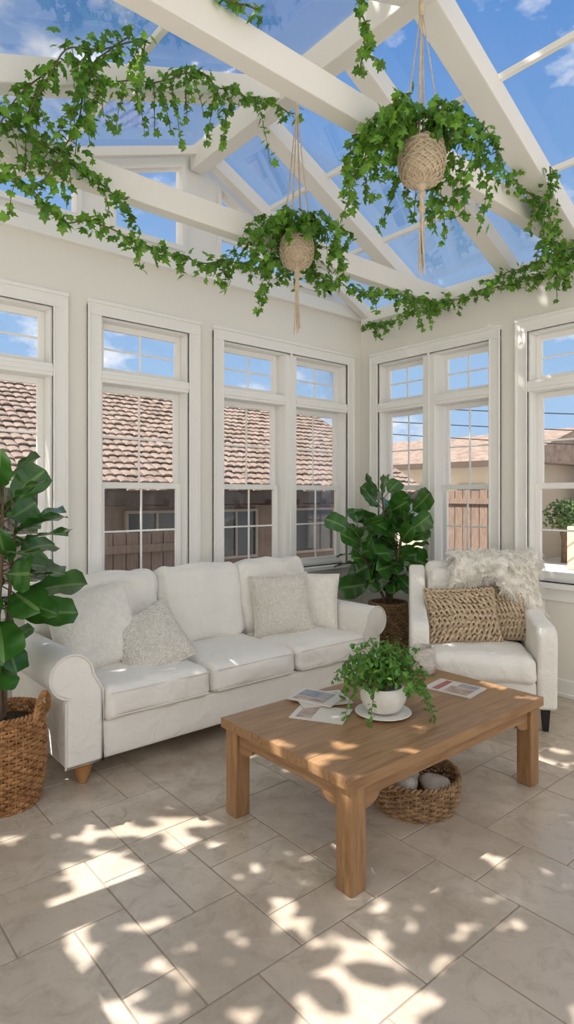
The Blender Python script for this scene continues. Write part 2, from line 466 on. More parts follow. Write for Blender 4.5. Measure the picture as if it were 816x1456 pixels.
structure(B.obj('baseboard_right',mTrim,smooth=False,bevel=.004),'white baseboard','baseboard')
B=MB().box(XL,XR-.03,YB-.018,YB,0,.13)
structure(B.obj('baseboard_back',mTrim,smooth=False,bevel=.004),'white baseboard','baseboard')

# ------------------------------------------------------------------ exterior
o=MB().box(-30,60,-30,70,-.4,-.2).obj('ground',mConc,smooth=False); tag(o,'pale concrete yard around the sunroom','ground',kind='structure')
H=thing('house','neighbouring brown house with clay tile roof','house',loc=(4,6.8,-.2))
B=MB(); tw=.125; tl=.19; slope=.55; X0,X1=-4.0,4.6; nr=24
nx=int((X1-X0)/tw)
for r_ in range(nr):
    for i in range(nx):
        B.ct=R(); a=X0+i*tw+U(-.006,.006); y=-.55+r_*tl*.80+U(-.02,.02); z0=1.74+ (y+.55)*slope
        vs=[];fs=[]; hh=U(.014,.022); dz0=U(.024,.036)
        for j,(dy,dz,rs) in enumerate(((0,dz0,1.05),(tl,.02+tl*slope-.02,.98))):
            for k in range(6):
                an=math.pi*k/5
                vs.append((a+tw/2-math.cos(an)*tw*.49*rs,y+dy,z0+dz+math.sin(an)*hh*rs))
        for k in range(5): fs.append((k,k+1,7+k,6+k))
        fs.append((0,6,11,5)); fs.append((5,4,3,2,1,0))
        B.add(vs,fs)
B.ct=0; B.prism([(-.5,1.72),(-.5,1.77),(3.15,1.77+3.65*.55),(3.15,1.72+3.65*.55)],X0,X1,'x')
for i in range(int((X1-X0)/.3)):
    B.ct=R(); B.tube([(X0+i*.3,3.15,1.79+3.65*.55),(X0+i*.3+.3,3.15,1.80+3.65*.55)],.08,seg=8)
B.obj('roof',mRoofT,H,smooth=False)
MB().box(X0+.2,X1-.3,0,.2,0,1.95).obj('wall',mHouse,H,smooth=False)
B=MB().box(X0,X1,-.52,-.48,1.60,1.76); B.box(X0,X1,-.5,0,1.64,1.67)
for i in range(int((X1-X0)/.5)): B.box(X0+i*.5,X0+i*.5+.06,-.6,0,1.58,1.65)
B.obj('eave',mEaveShade,H,smooth=False)
for xx,wd in ((-2.3,.20),(-.35,.42),(.85,.36),(2.3,.42)):
    B=MB(); f=.035; z0,z1=.85,1.52
    B.box(xx-wd,xx+wd,-.05,0,z0,z0+f);B.box(xx-wd,xx+wd,-.05,0,z1-f,z1);B.box(xx-wd,xx-wd+f,-.05,0,z0+f,z1-f);B.box(xx+wd-f,xx+wd,-.05,0,z0+f,z1-f)
    B.box(xx-.015,xx+.015,-.045,0,z0+f,z1-f)
    B.obj('house_window',mSash,H,smooth=False)
    MB().box(xx-wd+f,xx+wd-f,-.02,-.01,z0+f,z1-f).obj('house_window_glass',mDark,H,smooth=False)
def fence(y0,y1,x,top,axis):
    B=MB(); a=y0
    while a<y1:
        w=.14
        if axis=='y': B.box(x,x+.03,a,a+w-.012,-.2,top+U(-.01,.01))
        else: B.box(a,a+w-.012,x,x+.03,-.2,top+U(-.01,.01))
        a+=w
    if axis=='y': B.box(x-.03,x,y0,y1,top-.2,top-.12); B.box(x-.03,x,y0,y1,.3,.38)
    else: B.box(y0,y1,x-.03,x,top-.2,top-.12)
    return B
o=fence(4.6,5.6,8.0,1.58,'y').obj('fence',mFence,smooth=False); tag(o,'brown wooden plank fence','fence')
o=fence(1.5,3.3,5.75,1.12,'x').obj('fence',mFence,smooth=False); tag(o,'brown wooden plank fence in front of the neighbouring house','fence')
o=fence(2.2,3.9,12.0,1.05,'y').obj('fence',mTan,smooth=False); tag(o,'low ochre plank fence across the yard','fence')
H2=thing('house','beige stucco house with low brown roof','house',loc=(14,9.5,-.2))
MB().box(0,6,-1.5,6,0,2.6).obj('wall',mBeige,H2,smooth=False)
B=MB(); B.prism([(-.5,2.55),(6.5,2.55),(3,3.6)],-2,6.4); B.obj('roof',mRoofT,H2,smooth=False)
for yy in (-.9,.7,2.4):
    MB().box(-.04,0,yy,yy+.8,1.1,2.0).obj('house_window',mDark,H2,smooth=False)
MB().box(-.5,-.42,-2,6.4,2.42,2.58).obj('eave',mEaveShade,H2,smooth=False)
H3=thing('house','distant tan house with brown roof','house',loc=(26,10.5,-.2))
MB().box(0,6,-7,1,0,2.3).obj('wall',mTan,H3,smooth=False)
B=MB(); B.prism([(-.5,2.25),(6.5,2.25),(3,3.4)],-7.5,1.4); B.obj('roof',mRoofT,H3,smooth=False)
for yy in (-6,-4,-2): MB().box(-.04,0,yy,yy+1,1.0,1.9).obj('house_window',mDark,H3,smooth=False)
H4=thing('house','small brown shed with flat eave','shed',loc=(17,6.3,-.2))
MB().box(0,3,-1.2,.8,0,2.0).obj('wall',mHouse,H4,smooth=False)
B=MB(); B.prism([(-.3,1.95),(3.3,1.95),(1.5,2.5)],-1.4,1.0); B.obj('roof',mRoofT,H4,smooth=False)
MB().box(-.03,0,-.6,.1,.9,1.6).obj('house_window',mDark,H4,smooth=False)
o=MB().box(14,14.2,-4,6.5,-.2,.8).obj('garden_wall',mBeige,smooth=False,bevel=.02); tag(o,'low tan garden wall across the yard','wall')
for k,(tx,ty,sc_) in enumerate(((18,3.6,.8),(22.5,7.6,1.0),(15.4,7.2,.55),(15.2,4.3,.5))):
    T=thing('tree','small leafy garden tree behind the wall','tree',loc=(tx,ty,-.2),group='garden trees')
    MB().tube([(0,0,0),(.05,0,1*sc_),(0,.1,2*sc_)],.1,seg=8).obj('trunk',mTrunk,T)
    B=MB()
    for q in range(500):
        p=rv()*U(.3,.95)*sc_; p.z*=.8; B.ct=R(); B.leaf(TO,p+Vector((0,0,2.2*sc_)),rv(),rv(),.22*sc_)
    B.obj('foliage',mBush,T,smooth=False)
for k,(a,b,s) in enumerate((((9,16,4.6),(16,-2,2.6),.5),((9,16,4.2),(16,-2,2.3),.5),((9,16,3.9),(16,-2,2.0),.5),((-2,12,4.4),(9,16,4.55),.4),((-2,12,4.1),(9,16,4.35),.4))):
    a=Vector(a);b=Vector(b); pts=[a.lerp(b,t/20)+Vector((0,0,-s*4*(t/20)*(1-t/20)*.5)) for t in range(21)]
    o=MB().tube(pts,.012,seg=5).obj('power_line',mCable); tag(o,'thin black overhead power line','cable',group='overhead power lines')
Pp=thing('utility_pole','brown wooden utility pole carrying cables','pole',loc=(9,16.12,-.2))
MB().tube([(0,0,0),(0,0,5)],.1,seg=10).obj('post',mTrunk,Pp); MB().box(-.6,.6,-.05,.05,4.2,4.35).obj('crossarm',mTrunk,Pp,smooth=False)
# added out-of-view tree, its canopy shaped to dapple the sunlight indoors
SUN=Vector((-.55,.33,1))
TB=Vector((-5.2,5.6,-.2))
T=thing('tree','unseen leafy tree added beside the sunroom to dapple the sunlight','tree',loc=TB)
tb=MB(); tb.tube([(0,0,0),(.1,.05,2.0),(.5,-.05,4.5),(1.4,-.1,7),(2.6,-.2,9.6)],[.24,.21,.17,.12,.06],seg=10)
for k in range(14):
    a=k*2.4; s0=Vector((.5+.13*k,0,4.4+.36*k)); e=s0+Vector((math.cos(a)*2.0+1.0,math.sin(a)*2.0,1.1))
    tb.tube([s0,s0.lerp(e,.5)+Vector((0,0,.3)),e],[.06,.035,.012],seg=6)
tb.obj('trunk',mTrunk,T)
tf=MB(); rt=random.Random(11); cnt=0; tries=0
while cnt<15000 and tries<200000:
    tries+=1
    fx,fy=rt.uniform(-1.6,7.0),rt.uniform(-1.8,5.5)
    z=rt.uniform(6.2,7.2) if fx<2.9 else rt.uniform(9.0,10.4)
    nv=noise.noise(Vector((fx*1.9+3,fy*1.9,z*.06)))+.85*noise.noise(Vector((fx*5.2,fy*5.2+5,z*.06)))
    bias=.60  # leaf density set per floor area to place the sun patches
    if fy<2.6 and fx<1.5: bias=.10
    elif fx<2.1 and fy<2.9: bias=.27
    elif fy>2.9 and fx<3.4: bias=.30
    elif fx>2.9 and fy<2.0: bias=.34
    if nv+bias<0:
        if rt.random()>.03: continue
    q=Vector((fx,fy,0))+SUN*z
    p=q-TB
    tf.leaf(TO,p,rv(),rv()*.4+SUN*.9,U(.15,.24)*(1.2 if z>8 else 1)); cnt+=1
tf.obj('foliage',mCanopyLeaf,T,smooth=False)

# ------------------------------------------------------------------ sofa
S=thing('sofa','white three-seat sofa with rolled arms and wooden feet','sofa',loc=(2.34,3.5,0))
def arm_profile(sgn):
    inner,outer=(1.01,1.205) if sgn<0 else (1.00,1.165)
    pts=[(inner,.12),(outer,.12),(outer,.45)]
    cx,cz,r=(outer-.032,.582,.112) if sgn<0 else (outer-.03,.560,.108)
    for k in range(17):
        a=math.radians(-80+ (260)*k/16)
        pts.append((cx+r*math.cos(a),cz+r*math.sin(a)))
    pts.append((inner,.49))
    return [(sgn*x,z) for x,z in pts]
for sgn in (-1,1):
    pr=arm_profile(sgn); B=MB().prism(pr,-.45,.45); B.obj('arm',mSofa,S,smooth=True,bevel=.014,seg=3)
    B=MB().tube([(x,-.452,z) for x,z in pr],.006,closed=True,seg=6); B.obj('piping',mPipe,S)
MB().rbox((0,.0,.215),(1.015,.44,.10),.02,12).obj('base',mSofa,S)
MB().rbox((0,.40,.49),(1.12,.13,.39),.07,14,wob=.01).obj('back_frame',mSofa,S)
for k in range(3):
    w=.335; x=-1.005+w+k*2*w
    MB().rbox((x,-.115,.40),(w-.003,.355,.088),.045,24,(.0,.012,.024),wob=.016,seed=k).obj('seat_cushion',mSofa,S)
    B=MB()
    for zz in (.338,.462):
        B.tube([(x-w+.03,-.475,zz),(x+w-.03,-.475,zz)],.004,seg=5)
    B.obj('piping',mPipe,S)
    rm=Matrix.Rotation(math.radians(-13),3,'X')
    MB().rbox((x,.235,.73),(w-.002,.10,.27),.065,28,(.004,.030,.012),wob=.028,mat=rm,seed=k+5).obj('back_cushion',mSofa,S)
for x in (-1.09,1.09):
    for y in (-.38,.38):
        MB().lathe([(.020,0),(.026,.008),(.026,.02),(.032,.035),(.044,.07),(.048,.092),(.036,.104),(.046,.110),(.046,.122)],(x,y,0),24).obj('leg',mLegWood,S)

# ------------------------------------------------------------------ pillows
def pillow(name,label,loc,rot,w,h,t,mat,group=None,weave=False,seed=0):
    B=MB(); n=20
    root=thing(name,label,'pillow',loc=loc,group=group); root.rotation_euler=rot
    def pt(u,v,sd,extra=0):
        T=(t/2)*max(0,(1-u**2)*(1-v**2))**.42
        x=u*w/2*(1-.07*(1-v*v)); z=v*h/2*(1-.07*(1-u*u))+h/2
        wv=noise.noise(Vector((x*7+seed,z*7,sd)))*.024*(1-max(abs(u),abs(v))**4)
        return (x,sd*(T+extra)+wv,z)
    for sd in (-1,1):
        vs=[pt(-1+2*i/n,-1+2*j/n,sd) for j in range(n+1) for i in range(n+1)]; fs=[]
        for j in range(n):
            for i in range(n):
                q=(j*(n+1)+i,j*(n+1)+i+1,(j+1)*(n+1)+i+1,(j+1)*(n+1)+i)
                fs.append(q if sd<0 else q[::-1])
        B.add(vs,fs)
    B.obj('cover',mJuteD if weave else mat,root)
    if weave:
        S_=MB(); nz=lambda a,b: noise.noise(Vector((a*3,b*3,seed)))*.08
        for j in range(9):
            v=-.92+1.84*j/8
            for ph in (0,math.pi):
                S_.tube([pt(uu,max(-1,min(1,v+nz(uu,v)+.095*math.sin(uu*21+ph+j*1.57))),-1,.011+.013*math.cos(uu*21+ph+j)) for uu in [-.98+1.96*i/110 for i in range(111)]],.0092,seg=5)
        for i in range(8):
            uu=-.9+1.8*i/7
            S_.tube([pt(uu+nz(uu,v)+.04*math.sin(v*16+i),v,-1,.004+.014*math.sin(v*20+i*math.pi)) for v in [-.97+1.94*k/60 for k in range(61)]],.0075,seg=5)
        edge=[(-1+i/20,-1) for i in range(40)]+[(1,-1+i/20) for i in range(40)]+[(1-i/20,1) for i in range(40)]+[(-1,1-i/20) for i in range(40)]
        S_.tube([pt(a,b,-1) for a,b in edge],.010,closed=True,seg=5)
        S_.obj('woven_cord',mat,root)
    else:
        S_=MB().tube([pt(a,b,-1) for a,b in [(-1+i/10,-1) for i in range(20)]+[(1,-1+i/10) for i in range(20)]+[(1-i/10,1) for i in range(20)]+[(-1,1-i/10) for i in range(20)]],.004,closed=True,seg=5)
        S_.obj('seam',mat,root)
    return root
rad=math.radians
pillow('throw_pillow','large off-white knit throw pillow against the sofa arm',(1.50,3.40,.48),(rad(-24),rad(-8),rad(-6)),.52,.50,.20,mKnit2,'sofa pillows',seed=1)
pillow('throw_pillow','cream nubby throw pillow tilted on the sofa seat',(1.81,3.22,.465),(rad(-38),rad(-20),rad(-6)),.43,.43,.17,mKnit,'sofa pillows',seed=2)
pillow('throw_pillow','cream boucle throw pillow on the sofa seat',(2.86,3.38,.48),(rad(-20),rad(-3),rad(-28)),.45,.46,.18,mKnit,'sofa pillows',seed=3)
pillow('throw_pillow','ribbed cream throw pillow beside the sofa arm',(3.15,3.44,.48),(rad(-18),rad(4),rad(-38)),.44,.44,.17,mKnit2,'sofa pillows',seed=4)

# ------------------------------------------------------------------ armchair
A=thing('armchair','white upholstered armchair with dark legs','armchair',loc=(3.81,2.42,0),rz=rad(-51))
MB().rbox((0,-.03,.235),(.335,.37,.085),.03,12).obj('base',mSofa,A)
MB().rbox((0,-.12,.385),(.325,.32,.085),.05,20,(0,.015,.024),wob=.016,seed=9).obj('seat_cushion',mSofa,A)
for sg in (-1,1):
    poly=[(-.405,.14),(-.415,.40),(-.425,.56),(-.42,.61),(-.395,.65),(-.34,.67),(-.26,.675),(-.1,.685),(.06,.72),(.17,.785),(.25,.875),(.32,.945),(.39,.965),(.43,.94),(.44,.14)]
    a,b=sorted((sg*.335,sg*.455))
    MB().prism(poly,a,b,'x').obj('arm',mSofa,A,smooth=True,bevel=.048,seg=6)
rm=Matrix.Rotation(rad(-8),3,'X')
MB().rbox((0,.34,.62),(.34,.09,.38),.07,14,wob=.008,mat=rm).obj('back_frame',mSofa,A)
MB().rbox((0,.20,.70),(.325,.08,.25),.07,20,(0,.03,.01),wob=.02,mat=rm,seed=3).obj('back_cushion',mSofa,A)
for x in (-.39,.39):
    for y in (-.36,.38):
        B=MB(); v=[]
        for z,s in ((0,.017),(.155,.026)):
            v+=[(x-s,y-s,z),(x+s,y-s,z),(x+s,y+s,z),(x-s,y+s,z)]
        B.add(v,[(3,2,1,0),(4,5,6,7),(0,1,5,4),(1,2,6,5),(2,3,7,6),(3,0,4,7)]); B.obj('leg',mBlack,A,smooth=False)
def ch(x,y):
    c,s=math.cos(rad(-51)),math.sin(rad(-51)); return (3.81+x*c-y*s,2.42+x*s+y*c)
pillow('woven_pillow','tan chunky woven jute pillow on the armchair',(*ch(.235,.03),.475),(rad(-20),rad(-4),rad(-62)),.38,.40,.14,mJute,'jute pillows',True,5)
pillow('woven_pillow','tan chunky woven jute lumbar pillow on the armchair',(*ch(-.07,-.08),.470),(rad(-24),rad(-3),rad(-44)),.50,.40,.15,mJute,'jute pillows',True,6)
TH=thing('throw_blanket','fluffy cream wool throw draped over the armchair back','blanket',loc=(3.81,2.42,0),rz=rad(-51))
nx=46; vs=[];fs=[]
m_=44
for i in range(nx+1):
    s_=i/nx; x=-.14+.61*s_
    zb=.88-.28*max(0,(s_-.45)/.55)+.02*math.sin(x*17)
    P_=[Vector((0,.06,zb)),Vector((0,.10,(zb+.94)/2)),Vector((0,.16,.98)),Vector((0,.27,1.035)),Vector((0,.40,1.045)),Vector((0,.47,.98)),Vector((0,.475,.80)),Vector((0,.475,.66))]
    for k in range(m_):
        t=k/(m_-1)*(len(P_)-1); a=min(len(P_)-2,int(t)); p=P_[a].lerp(P_[a+1],t-a)
        q=Vector((x+.03*noise.noise(Vector((k*.25,x*6,2))),p.y,p.z)); q+=noise.noise_vector(q*7)*.028+noise.noise_vector(q*20)*.006+Vector((0,-.012,.014))
        w_=.016*math.sin(x*36+1.6*math.sin(k*.22)); 
        q.y-=w_*(1 if k<m_*.45 else .3); q.z+=abs(w_)*.6
        vs.append(q)
for i in range(nx):
    for k in range(m_-1): fs.append((i*m_+k,i*m_+k+1,(i+1)*m_+k+1,(i+1)*m_+k))
B=MB(); B.add(vs,fs); o=B.obj('cloth',mFur,TH); md=o.modifiers.new('s','SOLIDIFY'); md.thickness=.02
B=MB()
for q in range(14000):
    p=Vector(random.choice(vs))+rv()*.012
    if p.y>.45: continue
    nrm=Vector((0,-.7 if p.y<.2 else 0,.3)).normalized()
    cl=noise.noise_vector(p*22)
    d=(nrm*.7+cl*1.1+rv()*.35+Vector((0,0,-.35))).normalized(); L=U(.028,.052); s2=cl*.02+rv()*.006
    B.tube([p,p+d*L*.6+s2*.5,p+d*L+s2+Vector((0,0,-.020))],[.0024,.0019,.0007],seg=3)
B.obj('tufts',mFur,TH)

# ------------------------------------------------------------------ coffee table
T=thing('coffee_table','rectangular natural wood coffee table','coffee table',loc=(2.355,1.975,0))
hx,hy=.725,.425
np_=7; B=MB()
for k in range(np_):
    B.ct=[.05,.7,.25,.9,.15,.55,.3][k]
    a=-hy+.0+2*hy*k/np_; B.box(-hx,hx,a+.0006,a+2*hy/np_-.0006,.405,.45)
B.obj('tabletop',mTable,T,smooth=False,bevel=.0015)
lx,ly,lw=hx-.058,hy-.058,.041
for sx in (-1,1):
    for sy in (-1,1):
        MB().box(sx*lx-lw,sx*lx+lw,sy*ly-lw,sy*ly+lw,0,.4045).obj('leg',mTableZ,T,smooth=False,bevel=.006)
def apron(L):
    z1,z0=.405,.340
    pts=[(-L,z1),(-L,.295)]
    for k in range(7):
        a=math.pi/2*k/6; pts.append((-L+.10*math.sin(a) , .295+ (z0-.295)*(1-math.cos(a))))
    pts+= [(-x,z) for x,z in reversed(pts[1:])]
    pts.append((L,z1)); return pts
for sy in (-1,1):
    y=sy*(ly+.01); MB().prism(apron(lx-lw-.0005),y-.012,y+.012,'y').obj('apron',mTable,T,smooth=False,bevel=.002)
for sx in (-1,1):
    x=sx*(lx+.01); MB().prism(apron(ly-lw-.0005),x-.012,x+.012,'x').obj('apron',mTableY,T,smooth=False,bevel=.002)

# ------------------------------------------------------------------ baskets
def basket(name,label,loc,r0,r1,h,mat,rows,sy=1,belly=.02,handles=False,th=.006):
    root=thing(name,label,'basket',loc=loc); B=MB(); ns=36
    for k in range(rows):
        z=.006+(h-.012)*k/(rows-1); t=z/h; r=r0+(r1-r0)*t+belly*math.sin(math.pi*t); n=160
        B.tube([((r+.008*math.cos(ns/2*a+(k%2)*math.pi))*math.cos(a),(r+.008*math.cos(ns/2*a+(k%2)*math.pi))*sy*math.sin(a),z+.002*math.sin(5*a+k)) for a in [2*math.pi*i/n for i in range(n)]],th,closed=True,seg=5)
    B.obj('woven_body',mat,root)
    B=MB()
    for q in range(ns//2*2):
        a=2*math.pi*q/ns
        B.tube([((r0+(r1-r0)*t+belly*math.sin(math.pi*t))*math.cos(a),(r0+(r1-r0)*t+belly*math.sin(math.pi*t))*sy*math.sin(a),.004+(h-.01)*t) for t in [i/6 for i in range(7)]],.005,seg=5)
    B.lathe([(r0-.008,.002),(r0-.008,.008)],(0,0,0),32,1,sy)
    B.obj('stakes',mat,root)
    B=MB()
    for ph in (0,math.pi):
        n=200; B.tube([((r1+.008*math.cos(26*a+ph))*math.cos(a),(r1+.008*math.cos(26*a+ph))*sy*math.sin(a),h+.003+.008*math.sin(26*a+ph)) for a in [2*math.pi*i/n for i in range(n)]],.007,closed=True,seg=5)
    B.obj('rim',mat,root)
    if handles:
        for s_ in (-1,1):
            B=MB()
            for ph in (0,2.1,4.2):
                pts=[]
                for i in range(41):
                    a=math.pi*i/40; y=.075*math.cos(a); z=h-.02+.11*math.sin(a)
                    x=s_*(r1+.008+.012*math.sin(a)); pts.append((x+.008*math.cos(9*a+ph),y,z+.008*math.sin(9*a+ph)))
                B.tube(pts,.008,seg=5)
            B.obj('handle',mat,root,rot=(0,0,rad(-40)))
    return root
PX,PY=.880,3.17
basket('wicker_basket','tall round golden-brown wicker basket planter beside the sofa',(PX,PY,0),.155,.172,.44,mWick,26,handles=True,th=.008)
basket('wicker_basket','dark wicker basket planter between sofa and armchair',(4.05,3.42,0),.13,.155,.58,mWick2,36,th=.0075)
basket('storage_basket','low round dark wicker basket under the coffee table',(2.40,1.86,0),.185,.21,.15,mWick2,12,belly=.010,th=.0065)
for k,(x,y,rz,zz) in enumerate(((2.32,1.86,.3,.10),(2.45,1.945,1.2,.10),(2.47,1.79,-.5,.095))):
    o=thing('rolled_cloth','crumpled pale cream cloth in the low basket','cloth',loc=(x,y,zz),rz=rz,group='cloths in the basket')
    MB().rbox((0,0,0),(.074,.052,.043),.040,18,wob=.03,seed=k).obj('fabric',mCloth,o)

# ------------------------------------------------------------------ fiddle leaf plants
def fiddle(label,loc,stems,leafL,rimr,zs,filt=None,wf=(.85,1.0)):
    root=thing('fiddle_leaf_fig',label,'potted plant',loc=loc); S_=MB();F_=MB()
    MB().lathe([(rimr*.96,0),(rimr,.02),(rimr*.6,.03),(.001,.033)],(0,0,zs-.04),24).obj('soil',mSoil,root)
    for st in stems:
        path=smooth_path([Vector(p) for p in st['p']],.04); n=len(path)
        S_.tube(path,[.014-.008*i/n for i in range(n)],seg=8)
        ga=U(0,6.28)
        for k in range(st['n']):
            t=st['t0']+(1-st['t0'])*k/(st['n']-1); p=path[min(n-1,int(t*(n-1)))]
            ga+=2.4+U(-.3,.3); up=-.4+1.25*(t-st['t0'])/(1-st['t0'])+U(-.35,.35)
            h=Vector((math.cos(ga),math.sin(ga),0)); d=(h+Vector((0,0,up))).normalized()
            L=U(*leafL)*(1-.2*(t>.95)); base=p+d*U(.03,.10)
            nrm=Vector((0,0,1))*.4+Vector((-.65,-.76,0))*U(-.1,.6)+h*U(-.3,.5)+rv()*.5
            if filt and not filt(Vector(loc)+base+d*L): continue
            S_.tube([p,base],.0035,seg=5); F_.ct=R()
            F_.leaf(TF,base,d,nrm,L,L*U(*wf))
    S_.obj('trunk',mTrunk,root); F_.obj('foliage',mFid,root)
    return root
fiddle('large fiddle leaf fig with broad glossy leaves in a wicker basket',(PX,PY,0),
  [dict(p=[(-.02,0,.41),(-.03,.01,.8),(-.02,-.02,1.2),(-.01,0,1.58)],n=34,t0=.36),dict(p=[(0,.02,.41),(.02,.03,.8),(.04,.03,1.15),(.06,.02,1.38)],n=24,t0=.36)],(.21,.29),.15,.41,
  lambda q:q.y<4.05 and not(q.x>1.04 and q.z<.85) and q.x<1.28,(.95,1.1))
fiddle('leafy green fiddle leaf fig in a dark wicker basket',(4.05,3.42,0),
  [dict(p=[(0,0,.5),(-.03,0,.85),(-.06,-.02,1.15),(-.08,0,1.55)],n=26,t0=.38),dict(p=[(0,.02,.5),(.06,-.03,.85),(.10,-.06,1.1),(.13,-.08,1.40)],n=22,t0=.38),
   dict(p=[(0,-.02,.5),(-.12,.04,.8),(-.24,.06,1.0),(-.32,.06,1.25)],n=24,t0=.38),dict(p=[(0,-.02,.5),(-.02,-.08,.8),(-.04,-.14,1.0),(-.05,-.20,1.25)],n=20,t0=.40)],(.18,.25),.12,.54,
  lambda q:q.x<4.44 and q.y<4.08,(.95,1.12))

# ------------------------------------------------------------------ things on table
HP=thing('potted_herb','trailing green plant in a stone pot','potted plant',loc=(2.25,1.93,.466))
MB().lathe([(.055,0),(.085,.015),(.108,.055),(.110,.085),(.100,.115),(.092,.122),(.086,.118),(.088,.10),(.001,.098)],(0,0,0),32).obj('pot',mCer,HP)
S_=MB();F_=MB()
def keep(p):
    f=-.65*p.x-.76*p.y
    return not (p.z<.10 and f>.02 and abs(.76*p.x-.65*p.y)<.09)
for k in range(76):
    a=U(0,6.28); e=U(.15,.92); d=Vector((math.cos(a),math.sin(a),0)); L=U(.13,.29)
    p=Vector((0,0,.10))+d*U(0,.06); sw=rv()*.03
    pts=[p,p+d*L*.35*e+Vector((0,0,L*(.95-.5*e)))+sw*.4,p+d*L*.7*e+Vector((0,0,L*(.95-.75*e)))+sw,p+d*L*(.3+.65*e)+Vector((0,0,L*(.95-1.2*e)))+sw*1.4]
    pts=[Vector((q.x,q.y,max(q.z,-.0))) for q in pts]
    path=smooth_path(pts,.012); S_.tube(path,.0014,seg=4)
    dress(F_,path[3:],.0115,(.022,.042),.016,TO,keep=keep)
for a in (-.5,3.6,-1.2,2.9,-.9):
    d=Vector((math.cos(a),math.sin(a),0)); p=Vector((0,0,.12)); e=U(.8,1.0); pts=[p,p+d*.12*e+Vector((0,0,.06)),p+d*.21*e+Vector((0,0,-.03)),p+d*.25*e+Vector((0,0,-.12))]
    path=smooth_path(pts,.012); S_.tube(path,.0014,seg=4); dress(F_,path[3:],.010,(.022,.038),.016,TO)
S_.obj('stem',mStem,HP); F_.obj('foliage',mHerb,HP,smooth=False)
o=MB().lathe([(.06,0),(.075,.002),(.125,.011),(.135,.015),(.133,.0175),(.12,.0155),(.06,.008),(.001,.008)],(0,0,0),40).obj('saucer',mSaucer,loc=(2.25,1.93,.4505)); tag(o,'round white saucer under the potted plant','saucer')
V=MB().lathe([(.05,0),(.066,.01),(.075,.06),(.072,.11),(.062,.15),(.066,.16),(.060,.16),(.055,.13),(.06,.06),(.001,.02)],(0,0,0),32).obj('vase',mSilver,loc=(2.95,2.22,.4505)); tag(V,'squat mottled grey ceramic vase on the table','vase')
def mag(label,x,y,rz,w,h,t,mat,z=.4508,art=()):
    root=thing('magazine',label,'magazine',loc=(x,y,z),rz=rz,group='magazines on the coffee table')
    MB().box(-w/2,w/2,-h/2,h/2,0,t*.8).obj('pages',mPaper,root,smooth=False)
    MB().box(-w/2-.001,w/2+.001,-h/2-.001,h/2+.001,t*.8,t).obj('cover',mat,root,smooth=False)
    for (a,b,c_,d_,mm) in art: MB().box(a*w,b*w,c_*h,d_*h,t,t+.0006).obj('cover_print',mm,root,smooth=False)
mc1=M('cover_white',(.66,.63,.58),.35); mc2=M('cover_photo',(.30,.20,.15),.35,(.60,.46,.38),14); mc3=M('cover_blue',(.16,.20,.27),.35,(.42,.38,.38),12); mc4=M('cover_red',(.42,.12,.10),.35)
mag('glossy magazine with pink and blue cover pictures',2.84,1.93,rad(8),.21,.27,.006,mc1,art=[(-.42,.1,-.4,.1,mc2),(.14,.42,-.4,.0,mc3),(-.42,.42,.2,.34,mc4)])
mag('kraft paper booklet lying flat on the table',2.02,2.12,rad(30),.20,.26,.004,mPaper,art=[(-.4,.4,.1,.4,mc2)])
mag('magazine with brown cover picture',2.16,2.26,rad(65),.20,.26,.007,mc1,z=.456,art=[(-.4,.35,-.4,.1,mc2)])
mag('folded magazine with dark cover picture',2.14,2.28,rad(20),.19,.25,.006,mc1,z=.464,art=[(-.1,.4,-.3,.4,mc3),(-.4,-.15,-.3,.4,mc2)])

